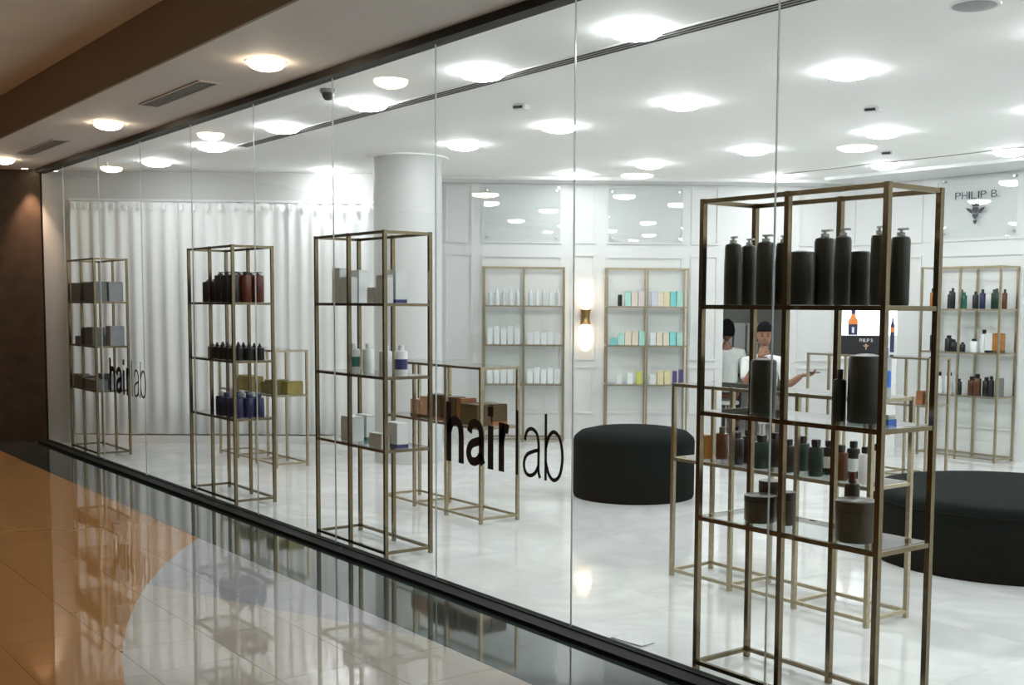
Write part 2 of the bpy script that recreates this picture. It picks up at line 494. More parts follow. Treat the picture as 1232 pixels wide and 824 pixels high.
# shop window: panes, base and header channels
win = struct('window_1', boxm(-13.62, XE + .1, GY - .022, GY + .022, 0.0, 0.028), 'black_metal')
obj('base_channel', boxm(-13.62, XE + .1, 3.25, GY - .022, 0.0, 0.022), 'black_metal', win)
obj('header_channel', boxm(-13.62, XE + .1, GY - .055, GY + .04, 2.955, ZC), 'dark_channel', win)
seams = [-13.62, -12.77, -11.55, -10.33, -9.11, -7.89, -6.67, -5.452, -4.236, -3.004, -1.78, -0.56, XE]
for a_, b_ in zip(seams, seams[1:]):
    obj('glass_pane', boxm(0, b_ - a_ - .006, -.005, .005, 0.028, 2.955, mat='pane'), None, win, loc=(a_ + .003, GY, 0))
for s_ in seams[1:-1]:
    obj('joint_seal', boxm(-.0018, .0018, -.004, .004, 0.028, 2.955, mat='seal'), None, win, loc=(s_, GY, 0))

# round column
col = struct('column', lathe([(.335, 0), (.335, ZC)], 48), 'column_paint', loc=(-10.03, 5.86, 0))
obj('ceiling_ring', lathe([(.40, 2.985), (.40, ZC)], 48), 'ceiling', col)

# ------------------------------------------------------------------ lamps
def lamp(x, y, label, group, r=.145, mat='lamp_white', name='ceiling_downlight', z=ZC):
    t = thing(name, label, 'ceiling light', (x, y, z), group=group)
    obj('trim_ring', lathe([(r + .012, -.004), (r + .018, 0)], 32), 'trim_ring', t)
    obj('diffuser', lathe([(0, -.055), (r * .5, -.050), (r * .8, -.038), (r * .96, -.022), (r, -.003)], 32, mat=mat), None, t)
rows = ((4.08, (-12.03, -10.5, -9.0, -7.55, -6.08, -4.64, -3.2, -1.75, -.3)),
        (5.76, (-11.5, -8.88, -7.47, -6.04, -4.59, -3.15, -1.7, -.25)),
        (7.93, (-10.02, -8.78, -7.37, -5.95, -4.5, -3.1, -1.7, -.25)),
        (9.72, (-8.64, -7.24, -5.88, -4.45, -3.0, -1.6, -.2)))
for i, (y, xs) in enumerate(rows):
    for j, x in enumerate(xs):
        lamp(x, y, 'round white downlight, %s from left in the %s row from the window' % (ORD[j], ORD[i]), 'shop ceiling downlights')
for j, (x, y) in enumerate(((-12.9, 2.82), (-9.776, 2.93), (-6.68, 2.93), (-3.58, 2.93), (-.48, 2.93))):
    lamp(x, y, 'warm round downlight in the corridor soffit, %s from the dark wall' % ORD[j], 'corridor soffit downlights', r=.11, mat='lamp_warm')
for j, x in enumerate((-15.7, -12.0, -8.3, -4.6, -.9)):
    lamp(x, -3.9, 'warm round downlight in the high corridor ceiling, %s from the dark wall' % ORD[j], 'corridor ceiling downlights', r=.22, mat='lamp_hall', z=3.36)

x_, y_, _ = WP(-5.56, 12.86)  # unseen spotlight added to throw the warm scallop on the dark wall
t = thing('added_spotlight', 'small added spotlight in the soffit for the warm scallop on the dark wall', 'ceiling light', (x_, y_, ZC))
obj('trim_ring', lathe([(.040, -.006), (.045, 0)], 20), 'trim_ring', t)
obj('lens', lathe([(0, -.009), (.030, -.006)], 20, mat='lamp_warm'), None, t)
sp = bpy.data.lights.new('added_spot_beam', 'SPOT')
sp.energy = 70; sp.color = (1.0, .66, .45); sp.spot_size = 1.0; sp.spot_blend = .7; sp.shadow_soft_size = .02
so_ = bpy.data.objects.new('added_spot_beam', sp); C.objects.link(so_); so_.parent = t; so_.location = (0, 0, -.015)

# ceiling fittings
def linear_vent(x0, x1, y, slits, label):
    t = thing('linear_air_diffuser', label, 'air vent', ((x0 + x1) / 2, y, ZC))
    hw = .5 * (x1 - x0); w = .032 * slits / 2 + .012
    obj('frame', boxm(-hw, hw, -w, w, -.006, 0), 'ceiling', t)
    for k in range(slits):
        yy = (k - (slits - 1) / 2) * .036
        obj('slot', boxm(-hw + .01, hw - .01, yy - .010, yy + .010, -.009, -.001), 'slit', t)
linear_vent(-10.35, -.6, 4.285, 3, 'long triple-slot air diffuser in shop ceiling along first row of downlights')
linear_vent(-8.45, -.6, 9.58, 1, 'single-slot air diffuser line in ceiling near the crest sign wall')
for j, (x0, x1) in enumerate(((-8.69, -7.5), (-12.32, -11.03))):
    t = thing('ceiling_vent', ('slatted air vent in the corridor soffit between the two warm lamps', 'dark slatted air vent in the corridor soffit nearest the dark wall')[j], 'air vent', ((x0 + x1) / 2, 2.90, ZC), group='soffit vents')
    hw = (x1 - x0) / 2
    obj('frame', frame_mesh(-hw, hw, -.075, .075, 0, .014, .01), 'soffit', t).rotation_euler = (PI / 2, 0, 0)
    obj('backing', boxm(-hw + .014, hw - .014, -.061, .061, -.004, -.001), 'slit', t)
    for k in range(5):
        yy = -.048 + .024 * k
        obj('slat', boxm(-hw + .014, hw - .014, yy - .006, yy + .004, -.012, -.004), 'grey_plastic', t)
def detector(x, y, label):
    t = thing('smoke_detector', label, 'smoke detector', (x, y, ZC), rotz=.4)
    obj('housing', boxm(-.055, .055, -.04, .04, -.035, 0, .008), 'white_plastic', t)
    obj('sensor', boxm(-.042, .035, -.043, -.036, -.03, -.012), 'slit', t)
detector(-6.877, 4.957, 'small boxy ceiling sensor between first and second downlight rows')
detector(-5.294, 6.929, 'small boxy ceiling sensor above the nearest window rack')
detector(-6.647, 8.949, 'small boxy ceiling sensor nearest the crest sign wall')
t = thing('security_camera', 'small dome security camera on ceiling just inside the window', 'camera', (-7.255, 3.62, ZC))
obj('mount', lathe([(.05, -.025), (.055, 0)], 20), 'grey_plastic', t)
obj('dome', lathe([(0, -.075), (.022, -.07), (.038, -.05), (.042, -.025)], 20), 'black_plastic', t)
t = thing('ceiling_speaker', 'round grey speaker grille in ceiling at top right', 'speaker', (-3.233, 4.99, ZC))
obj('grille', lathe([(0, -.012), (.09, -.011), (.105, -.006)], 32), 'grey_plastic', t)
obj('rim', lathe([(.12, -.006), (.125, 0)], 32), 'white_plastic', t)
t = thing('sprinkler', 'small white sprinkler on ceiling by the curtained bay', 'sprinkler', (-12.471, 3.72, ZC))
obj('stem', lathe([(.012, -.06), (.012, 0)], 10), 'white_plastic', t)
obj('deflector', lathe([(.028, -.07), (.028, -.06)], 14), 'white_plastic', t)
t = thing('floor_box', 'flat grey metal floor box by the window near the nearest rack', 'floor box', (-3.95, 3.50, 0), .1)
obj('lid', boxm(-.10, .10, -.045, .045, .0005, .006, .002), 'chrome', t)

# ------------------------------------------------------------------ curtains
def curtain(t0, t1, label, seed):
    rnd = random.Random(seed)
    bm = bmesh.new()
    n = int((t1 - t0) / .012)
    zs = [.10, .5, 1.2, 2.0, 2.45, 2.58, 2.66]
    ph = rnd.random() * 6
    cols = []
    for i in range(n + 1):
        u = t0 + (t1 - t0) * i / n
        w = .018 * math.sin(u * 42 + ph + 1.3 * math.sin(u * 5.1)) + .010 * math.sin(u * 19 + ph * 2)
        cols.append([bm.verts.new((u, 12.925 + w * (1.0 if z < 2.5 else .55), z)) for z in zs])
    for a_, b_ in zip(cols, cols[1:]):
        for k in range(len(zs) - 1):
            bm.faces.new((a_[k], b_[k], b_[k+1], a_[k+1]))
    th = thing('curtain', label, 'curtain', rotz=WA, group='white curtains')
    o = obj('fabric', fin(bm, 'curtain', True), 'curtain', th)
    md = o.modifiers.new('thick', 'SOLIDIFY'); md.thickness = .003
    u = t0 + .05
    while u < t1 - .03:
        obj('pleat', boxm(-.018, .018, -.012, .008, 2.57, 2.64, mat='curtain'), None, th, (u, 12.89, 0))
        u += .14
curtain(-5.11, -3.945, 'leftmost white pleated curtain, behind the rack by the dark wall', 1)
curtain(-3.9445, -2.745, 'middle white pleated curtain, behind the second window rack', 2)
curtain(-2.7445, -1.28, 'white pleated curtain beside the round column', 3)
t = thing('curtain_rail', 'white curtain rail above the pleated curtains', 'curtain rail', rotz=WA)
obj('bracket', boxm(-5.10, -5.06, 12.94, 13.0, 2.665, 2.69), 'white_plastic', t)
obj('bracket', boxm(-3.3, -3.26, 12.94, 13.0, 2.665, 2.69), 'white_plastic', t)
obj('rail', boxm(-5.12, -1.27, 12.91, 12.94, 2.665, 2.69), 'white_plastic', t)

# ------------------------------------------------------------------ racks
PW = .0112
def rack(label, loc, rotz, Wd, Dp, H, levels, bays, cross, group, PW=PW, br='lit_brass'):
    t = thing('brass_rack', label, 'shelving rack', loc, rotz, group)
    for k in range(bays + 1):
        for y in (0, Dp):
            obj('post', boxm(-PW, PW, -PW, PW, 0, H, mat=br), None, t, (Wd * k / bays, y, 0))
    for lv in (.035,) + tuple(levels) + (H - PW,):
        for y in (0, Dp):
            obj('rail', boxm(PW, Wd - PW, -PW * .8, PW * .8, -PW * .8, PW * .8, mat=br), None, t, (0, y, lv))
        for x in (0, Wd):
            obj('side_rail', boxm(-PW * .8, PW * .8, PW, Dp - PW, -PW * .8, PW * .8, mat=br), None, t, (x, 0, lv))
    if cross:
        for k in range(1, bays):
            obj('cross_rail', boxm(-PW * .8, PW * .8, PW, Dp - PW, -PW * .8, PW * .8, mat=br), None, t, (Wd * k / bays, 0, .035))
    tops = list(levels) + ([H - PW] if cross else [])
    for lv in tops:
        obj('glass_shelf', boxm(PW * .9, Wd - PW * .9, PW * .9, Dp - PW * .9, PW * .9 - .008, PW * .9, mat='shelf_glass'), None, t, (0, 0, lv))
    return t
LV = (.66, 1.107, 1.553)
SH = PW * .9                      # shelf surface above the rail's middle
WT, DT = .9192, .3155
FY = 3.4373
gw, gl_, gb = 'tall racks along the window', 'low racks on the shop floor', 'tall racks against the walls'
U4, U3, U2, U1_ = (-3.4658, FY), (-7.0788, FY), (-9.4139, FY), (-12.9466, FY)
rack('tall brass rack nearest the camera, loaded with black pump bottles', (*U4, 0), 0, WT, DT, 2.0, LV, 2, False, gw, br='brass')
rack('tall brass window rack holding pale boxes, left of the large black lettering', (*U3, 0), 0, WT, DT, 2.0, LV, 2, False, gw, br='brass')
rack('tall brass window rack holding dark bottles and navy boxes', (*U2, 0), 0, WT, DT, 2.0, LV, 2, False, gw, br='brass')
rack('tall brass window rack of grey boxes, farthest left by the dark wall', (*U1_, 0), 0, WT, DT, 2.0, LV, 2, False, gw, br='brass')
LW, LD, LH, LS = 1.376, .3196, 1.1195, .682
LA, LB, LC, LHH = (-4.8055, 4.556), (-8.1364, 4.5361), (-11.6211, 4.5468), (-7.48, 8.9)
rack('low brass rack of dark bottles right behind the nearest window rack', (*LA, 0), 0, LW, LD, LH, (LS,), 3, True, gl_)
rack('low brass rack holding brown boxes behind the large black lettering', (*LB, 0), 0, LW, LD, LH, (LS,), 3, True, gl_)
rack('low brass rack holding mustard boxes in front of the curtains', (*LC, 0), 0, LW, LD, LH, (LS,), 3, True, gl_)
rack('low brass rack beside the seated man near the crest sign wall', (*LHH, 0), 0, LW, LD, LH, (LS,), 3, True, gl_)
DO, EO = WP(-.605, 13.15), WP(.805, 13.15)
FO = (-7.36, 10.57, 0)
rack('tall wall rack of white products, left of the wall sconce', DO, WA, WT, DT, 2.0, LV, 2, False, gb, .0105)
rack('tall wall rack of pastel boxes, right of the wall sconce', EO, WA, WT, DT, 2.0, LV, 2, False, gb, .0105)
rack('tall wall rack of dark bottles under the crest sign', FO, 0, WT, DT, 2.0, LV, 2, False, gb, .0105)

# ------------------------------------------------------------------ products
def bottle(x, y, z, r, h, mat, cap, capmat, label, group, rotz=0.0, n=18, band=None, cat='bottle', nm=None):
    """r, h of the body; cap: pump | cap | dropper | none"""
    t = thing(nm or ('pump_bottle' if cap == 'pump' else 'bottle'), label, cat, (x, y, z), rotz, group)
    nk = r * .42
    obj('body', lathe([(r * .94, 0), (r, .006), (r, h * .93), (r * .9, h * .975), (nk, h)], n, mat=mat), None, t)
    if cap == 'pump':
        c = obj('pump', lathe([(nk, 0), (nk, h * .045), (r * .16, h * .05), (r * .16, h * .085)], 12, mat=capmat), None, t, (0, 0, h))
        obj('nozzle', boxm(-r * .30, r * .85, -r * .22, r * .22, h * .075, h * .105, mat=capmat), None, c)
    elif cap == 'cap':
        obj('cap', lathe([(nk * 1.15, 0), (nk * 1.15, h * .2), (nk * 1.05, h * .215)], 14, mat=capmat), None, t, (0, 0, h))
    elif cap == 'dropper':
        obj('cap', lathe([(nk, 0), (nk, h * .14), (nk * .55, h * .17), (nk * .45, h * .33)], 12, mat=capmat), None, t, (0, 0, h))
    elif cap == 'square':
        obj('cap', boxm(-r * .45, r * .45, -r * .45, r * .45, 0, h * .22, .003, mat=capmat), None, t, (0, 0, h))
    if band:
        obj('label_band', lathe([(r * 1.012, h * .25), (r * 1.012, h * .66)], n, mat=band), None, t)
    return t

def carton(x, y, z, w, d, h, mat, label, group, rotz=0.0, band=None, name='carton', cat='box', lid=True):
    """x, y: centre"""
    t = thing(name, label, cat, (x, y, z), rotz, group)
    lo = .012 if band else 0
    if band:
        obj('base_band', boxm(-w/2, w/2, -d/2, d/2, 0, .022, mat=band), None, t)
        lo = .022
    obj('sleeve', boxm(-w/2, w/2, -d/2, d/2, lo, h - .012, .002, mat=mat), None, t)
    if lid:
        obj('lid', boxm(-w/2 + .001, w/2 - .001, -d/2 + .001, d/2 - .001, h - .011, h, .002, mat=mat), None, t)
    return t

def jar(x, y, z, r, h, mat, lidmat, label, group):
    t = thing('jar', label, 'jar', (x, y, z), 0, group)
    obj('body', lathe([(r * .93, 0), (r, .008), (r, h * .74)], 24, mat=mat), None, t)
    obj('lid', lathe([(r * 1.02, h * .75), (r * 1.02, h * .98), (r * .97, h)], 24, mat=lidmat), None, t)

# nearest rack, top shelf: ten dark pump bottles
z = LV[2] + SH
specs = ((-3.449, .035, .255, 1), (-3.358, .032, .250, 1), (-3.265, .038, .255, 1), (-3.171, .030, .255, 1), (-3.072, .053, .212, 0),
         (-2.957, .041, .268, 1), (-2.868, .032, .262, 1), (-2.785, .040, .210, 0), (-2.700, .030, .262, 1), (-2.604, .036, .258, 1))
ys = (3.52, 3.60, 3.52, 3.60, 3.53, 3.62, 3.53, 3.62, 3.53, 3.62)
for i, ((x, r, h, p), y) in enumerate(zip(specs, ys)):
    nmz = 'tall black pump bottle with milky cap' if p else 'wider, shorter black bottle without pump'
    bottle(x * y / 3.6, y, z, r, h, 'olive_black', 'pump' if p else 'none', 'clear_cap',
           '%s, %s from left on nearest rack top shelf' % (nmz, ORD[i]), 'black bottles on the nearest rack', rotz=-.4 + .3 * (i % 4))
# middle shelf
z = LV[1] + SH
bottle(-3.262, 3.60, z, .054, .225, 'olive_black', 'none', 'clear_cap', 'big black bottle on nearest rack middle shelf, before the seated man', 'black bottles on the nearest rack', n=28)
bottle(-2.745, 3.60, z, .066, .262, 'olive_black', 'none', 'clear_cap', 'biggest black bottle on nearest rack middle shelf, before the lit display', 'black bottles on the nearest rack', n=28)
bottle(-2.842, 3.57, z, .026, .165, 'olive_black', 'cap', 'olive_black', 'slim black capped bottle beside the biggest bottle on the middle shelf', 'black bottles on the nearest rack')
carton(-2.634, 3.60, z, .035, .05, .04, 'pale_box', 'tiny white carton at right end of nearest rack middle shelf', 'small cartons', band='blue')
# lower shelf jars
z = LV[0] + SH
jar(-3.215, 3.545, z, .066, .112, 'olive_brown', 'olive_black', 'wide olive brown jar in front on nearest rack lower shelf', 'jars on the nearest rack')
jar(-3.265, 3.665, z, .052, .155, 'olive_black', 'olive_black', 'tall black jar behind the wide jar on nearest rack lower shelf', 'jars on the nearest rack')
jar(-3.105, 3.58, z, .038, .135, 'olive_brown', 'olive_black', 'narrow dark jar right of the wide jar on lower shelf', 'jars on the nearest rack')
jar(-2.73, 3.545, z, .077, .158, 'olive_brown', 'olive_brown', 'largest olive brown jar, right side of nearest rack lower shelf', 'jars on the nearest rack')
bottle(-2.84, 3.66, z, .030, .20, 'olive_black', 'cap', 'red_brown', 'slim black bottle with reddish cap behind the largest jar', 'black bottles on the nearest rack')

# low rack A shelf
z = LS + SH
gA = 'bottles on the low rack behind the nearest window rack'
ra = 'on low rack behind nearest window rack'
carton(-4.66, 4.66, z, .062, .06, .135, 'amber', 'amber orange carton at left end ' + ra, gA)
bottle(-4.59, 4.73, z, .036, .15, 'amber_dark', 'cap', 'olive_brown', 'brown bottle with olive cap beside the amber carton', gA)
Al = ((-4.45, .042, .145, 'charcoal', 'black_plastic', None), (-4.355, .042, .150, 'charcoal', 'black_plastic', None), (-4.26, .046, .145, 'dark_green', 'black_plastic', None),
      (-4.165, .040, .150, 'charcoal', 'black_plastic', None), (-4.075, .042, .142, 'charcoal', 'black_plastic', None), (-3.98, .042, .150, 'dark_green', 'black_plastic', None),
      (-3.885, .040, .155, 'dark_green', 'black_plastic', None), (-3.80, .034, .145, 'charcoal', 'black_plastic', 'peach_pale'), (-3.72, .034, .145, 'amber_dark', 'black_plastic', None),
      (-3.645, .034, .155, 'charcoal', 'black_plastic', 'white_box'), (-3.57, .034, .15, 'white_box', 'black_plastic', None), (-3.495, .034, .155, 'pale_box', 'black_plastic', None))
nm_ = {'charcoal': 'small black bottle', 'dark_green': 'small dark green bottle', 'amber_dark': 'small dark amber bottle', 'white_box': 'small white black-capped bottle', 'pale_box': 'small pale black-capped bottle'}
for i, (x, r, h, mt, cm, bd) in enumerate(Al):
    yy = 4.635 + .105 * (i % 2)
    bottle(x * yy / 4.7, yy, z, r, h, mt, 'square', cm, '%s, %s from left, %s' % (nm_[mt], ORD[i], ra), gA, band=bd)
# water bottle on the low rack's top
z = LH - PW + SH
bottle(-3.468, 4.70, z, .030, .20, 'clear_blue', 'cap', 'blue', 'clear water bottle with blue label and cap atop the nearest low rack', None, band='blue', nm='water_bottle')

# window rack 3 : pale boxes
g3 = 'pale boxes on the third window rack'
r3 = 'on pale-box window rack'
for x, y, w, d, h, mt, bd, lb in (
    (-6.868, 3.500, .105, .055, .225, 'pale_box', None, 'tall pale box, left front of top shelf, '),
    (-6.742, 3.500, .130, .055, .165, 'pale_box', None, 'shorter pale box, left bay front of top shelf, '),
    (-6.760, 3.575, .160, .070, .21, 'white_box', None, 'white box behind in left bay of top shelf, '),
    (-6.400, 3.500, .100, .055, .095, 'pale_box', None, 'lowest pale box, right bay front of top shelf, '),
    (-6.275, 3.500, .120, .055, .170, 'pale_box', None, 'pale box, right bay front of top shelf, '),
    (-6.290, 3.580, .160, .080, .205, 'white_box', 'blue_edge_reflex', 'white box with indigo edge reflection, right bay of top shelf, ')):
    carton(x, y, LV[2] + SH, w, d, h, mt, lb + r3, g3, band=bd)
for x, y, w, d, h, mt, bd, lb in (
    (-6.745, 3.520, .160, .085, .160, 'pale_box', None, 'pale box at left front of lower shelf, '),
    (-6.740, 3.610, .150, .060, .165, 'white_box', 'green_edge_reflex', 'white box with teal edge reflection, left of lower shelf, '),
    (-6.350, 3.500, .160, .060, .085, 'pale_box', None, 'flat pale box at right front of lower shelf, '),
    (-6.275, 3.580, .150, .080, .155, 'white_box', 'blue_edge_reflex', 'white box with indigo edge reflection, right of lower shelf, ')):
    carton(x, y, LV[0] + SH, w, d, h, mt, lb + r3, g3, band=bd)
for x, y, r, mt, bd, lb in ((-6.675, 3.50, .038, 'pale_box', 'green_edge_reflex', 'pale bottle with teal reflection band, left middle shelf, '), (-6.60, 3.56, .036, 'white_box', None, 'white bottle, left pair on middle shelf, '),
                        (-6.265, 3.50, .040, 'pale_box', None, 'pale bottle, right front of middle shelf, '), (-6.235, 3.59, .040, 'white_box', 'blue_edge_reflex', 'white bottle with indigo reflection band, right of middle shelf, ')):
    bottle(x, y, LV[1] + SH, r, .155, mt, 'cap', 'white_box', lb + r3, g3, band=bd)

# window rack 2 : dark bottles and navy boxes
g2 = 'dark bottles on the second window rack'
for row, y in enumerate((3.503, 3.602, 3.701)):
    for k in range(5):
        x = -9.16 + k * .128
        hh = .165 if k < 2 else .215
        mt = 'charcoal' if row == 0 or k < 2 else 'red_brown'
        bottle(x, y, LV[2] + SH, .048, hh, mt, 'pump', 'black_plastic',
               '%s %s pump bottle, %s row on top shelf of dark-bottle window rack' % (ORD[k], 'charcoal' if mt == 'charcoal' else 'red-brown', ('front', 'middle', 'back')[row]), g2, rotz=.5 * k)
for row, y in enumerate((3.51, 3.60, 3.685)):
    for k in range(6):
        x = -9.12 + k * .106
        bottle(x, y, LV[1] + SH, .037, .095, 'charcoal' if k > 0 else 'grey_box', 'dropper', 'black_plastic',
               '%s small %s bottle, %s row on middle shelf of dark-bottle window rack' % (ORD[k], 'grey' if k == 0 else 'black', ('front', 'middle', 'back')[row]), g2)
for row, y in enumerate((3.51, 3.60, 3.68)):
    for k in range(4):
        x = -8.95 + k * .113
        t = bottle(x, y, LV[0] + SH, .0445, .150, 'navy', 'cap', 'navy' if k % 2 else 'clear_cap',
                   '%s navy blue bottle, %s row on lower shelf of dark-bottle window rack' % (ORD[k], ('front', 'middle', 'back')[row]), g2, n=8)

# window rack 1 : grey boxes
g1 = 'grey boxes on the farthest window rack'
def blk(z, xs, y, d, hs, mt, word, shelf):
    for k, (x, w, h) in enumerate(xs if not hs else [(x, w, hh) for (x, w), hh in zip(xs, hs)]):
        carton(x, y, z, w, d, h, mt, '%s %s box from left, %s of rack by dark wall' % (ORD[k], word, shelf), g1)
blk(LV[2] + SH, ((-12.84, .16, .195), (-12.67, .16, .19), (-12.50, .16, .20), (-12.33, .16, .195), (-12.15, .16, .20)), 3.51, .12, None, 'slate_box', 'slate grey', 'front row, top shelf')
blk(LV[2] + SH, ((-12.80, .18, .195), (-12.60, .18, .19), (-12.40, .18, .20), (-12.16, .20, .20)), 3.655, .14, None, 'grey_box', 'mid grey', 'back row, top shelf')
blk(LV[1] + SH, ((-12.74, .15, .085), (-12.50, .20, .18), (-12.28, .20, .185)), 3.51, .12, None, 'slate_box', 'slate grey', 'front row, middle shelf')
blk(LV[1] + SH, ((-12.34, .20, .10), (-12.13, .16, .20)), 3.655, .14, None, 'grey_box', 'mid grey', 'back row, middle shelf')
blk(LV[0] + SH, ((-12.82, .17, .13), (-12.62, .19, .12), (-12.41, .19, .10), (-12.2, .19, .10)), 3.51, .12, None, 'slate_box', 'slate grey', 'front row, lower shelf')
blk(LV[0] + SH, ((-12.40, .20, .15), (-12.17, .18, .16)), 3.655, .14, None, 'grey_box', 'mid grey', 'back row, lower shelf')

# low rack C: mustard boxes ; low rack B: brown boxes
gC, gB = 'mustard boxes on the low rack by the curtains', 'brown boxes on the low rack behind the lettering'
for x, y, w, d, h, mt, lb in ((-11.20, 4.65, .17, .14, .145, 'yellow_box', 'left mustard yellow box'), (-11.02, 4.66, .16, .14, .14, 'yellow_box', 'second mustard yellow box'), (-10.88, 4.77, .10, .14, .09, 'olive_box', 'low olive carton behind the mustard boxes'),
                              (-10.47, 4.66, .17, .18, .135, 'olive_box', 'olive box at right end'), (-10.325, 4.76, .11, .16, .125, 'yellow_box', 'mustard box at right end behind the olive one')):
    carton(x, y, LS + SH, w, d, h, mt, lb + ' on low rack by the curtains', gC)
for x, y, w, d, h, mt, bd, lb in ((-7.74, 4.62, .115, .10, .135, 'peach_box', 'brown_box', 'peach and brown box at left end'), (-7.615, 4.64, .115, .12, .165, 'peach_box', 'brown_box', 'taller peach box, second from left'),
                              (-7.45, 4.62, .19, .10, .19, 'brown_box', 'copper_box', 'tall dark brown box with copper base'), (-7.26, 4.63, .17, .11, .185, 'brown_box', 'copper_box', 'tall dark brown box beside a copper box'),
                              (-7.135, 4.66, .06, .14, .18, 'copper_box', None, 'narrow copper box in the middle'), (-6.975, 4.63, .23, .12, .150, 'brown_box', None, 'wide low brown box at right end'), (-6.97, 4.77, .22, .13, .150, 'brown_box', 'copper_box', 'wide brown box at right end, back row')):
    carton(x, y, LS + SH, w, d, h, mt, lb + ' on low rack behind lettering', gB, band=bd)

# low rack H: two small boxes at right
for x, mt, lb in ((-6.25, 'copper_box', 'small copper carton'), (-6.16, 'brown_box', 'small brown carton')):
    carton(x, 9.02, LS + SH, .07, .07, .12, mt, lb + ' on low rack near the crest sign wall', 'small cartons')

# wall rack D (white) and E (pastel)
gD, gE, gF = 'white products on the wall rack', 'pastel boxes on the wall rack', 'bottles on the rack under the crest sign'
def on_rack(o3, rot, x, y):
    c, s = math.cos(rot), math.sin(rot)
    return o3[0] + x * c - y * s, o3[1] + x * s + y * c
shn = ('lower', 'middle', 'top')
for li, hh in ((2, .19), (1, .20), (0, .18)):
    for bay in range(2):
        n_ = 5
        for k in range(n_):
            px, py = on_rack(DO, WA, .075 + bay * .46 + k * .078, .15)
            lb = '%s white %s from left, %s bay of %s shelf, white-product wall rack' % (ORD[k], 'bottle' if li == 2 else 'carton', ('left', 'right')[bay], shn[li])
            if li == 2:
                bottle(px, py, LV[li] + SH, .026, hh * .78, 'white_box' if k % 2 else 'pale_box', 'cap', 'white_box', lb, gD, WA, n=12)
            else:
                carton(px, py, LV[li] + SH, .064, .08, hh * (.9 + .1 * (k % 2)) * (1 if not (bay and li == 1) else .7), 'white_box', lb, gD, WA)
E3 = [('charcoal', .13, 'narrow black'), ('mint', .17, 'mint green'), ('peach_pale', .165, 'pale peach'), ('pink_pale', .17, 'pale pink'), ('lilac_pale', .175, 'pale lilac'), ('peach_pale', .165, 'cream peach'), ('cream_yellow', .165, 'cream yellow'), ('aqua', .17, 'aqua'), ('mint', .18, 'mint')]
X3 = (.155, .245, .32, .40, .55, .62, .69, .765, .84)
E2 = [('aqua', .08, 'low aqua'), ('mint', .14, 'mint green'), ('peach_pale', .155, 'pale peach'), ('peach_pale', .16, 'cream peach'), ('mint', .16, 'green edged mint'), ('white_box', .14, 'white'), ('peach_pale', .145, 'sand'), ('peach_pale', .14, 'pale sand'), ('aqua', .155, 'bright aqua'), ('mint', .15, 'pale mint')]
X2 = (.085, .17, .25, .33, .41, .54, .615, .69, .765, .845)
E1 = [('white_box', .10, 'white'), ('white_box', .12, 'plain white'), ('lime', .14, 'lime green'), ('white_box', .10, 'low white'), ('cream_yellow', .15, 'cream yellow'), ('cream_yellow', .155, 'tall cream yellow'), ('purple', .15, 'purple'), ('purple', .165, 'dark purple')]
X1 = (.15, .28, .385, .54, .63, .71, .80, .87)
for li, Es, Xs in ((2, E3, X3), (1, E2, X2), (0, E1, X1)):
    for k, ((mt, hh, wd), xx) in enumerate(zip(Es, Xs)):
        px, py = on_rack(EO, WA, xx, .14)
        w = .045 if mt in ('purple', 'charcoal') else .068
        carton(px, py, LV[li] + SH, w, .09, hh, mt, '%s carton, %s from left on %s shelf of pastel-box wall rack' % (wd, ORD[k], shn[li]), gE, WA)
# wall rack F
F3 = [(.045, .026, .15, 'amber', 'amber'), (.235, .028, .13, 'charcoal', 'black'), (.29, .026, .15, 'charcoal', 'tall black'), (.37, .030, .14, 'deep_green', 'emerald green'), (.43, .024, .12, 'deep_green', 'slim emerald'),
      (.535, .030, .125, 'charcoal', 'short black'), (.64, .028, .14, 'navy', 'navy'), (.745, .028, .14, 'dark_green', 'dark green'), (.80, .028, .145, 'dark_green', 'tall dark green'), (.865, .024, .14, 'amber_dark', 'dark amber')]
for k, (xx, r, hh, mt, wd) in enumerate(F3):
    bottle(FO[0] + xx, FO[1] + .13 + .04 * (k % 2), LV[2] + SH, r * 1.06, hh * 1.18, mt, 'cap', mt if mt in ('deep_green', 'dark_green') else 'black_plastic', '%s bottle, %s from left on top shelf under the crest sign' % (wd, ORD[k]), gF, n=12)
for k, (xx, r, hh, mt, wd) in enumerate(((.07, .03, .15, 'charcoal', 'tall black'), (.235, .036, .12, 'charcoal', 'squat black'), (.32, .03, .09, 'charcoal', 'short black'), (.40, .026, .07, 'charcoal', 'tiny black'), (.56, .034, .10, 'white_box', 'white capped'), (.65, .030, .17, 'white_box', 'tall white'))):
    bottle(FO[0] + xx, FO[1] + .13 + .04 * (k % 2), LV[1] + SH, r * 1.15, hh * 1.12, mt, 'square', 'black_plastic', '%s bottle, %s from left on middle shelf under the crest sign' % (wd, ORD[k]), gF, n=12)
for k, (xx, w, hh, mt, bd, wd) in enumerate(((.745, .085, .19, 'pale_box', 'black_plastic', 'pale grey'), (.835, .10, .20, 'amber', 'brown_box', 'amber orange'))):
    carton(FO[0] + xx, FO[1] + .14, LV[1] + SH, w, .08, hh, mt, '%s gift box on middle shelf of rack under the crest sign' % wd, gF, band=bd)
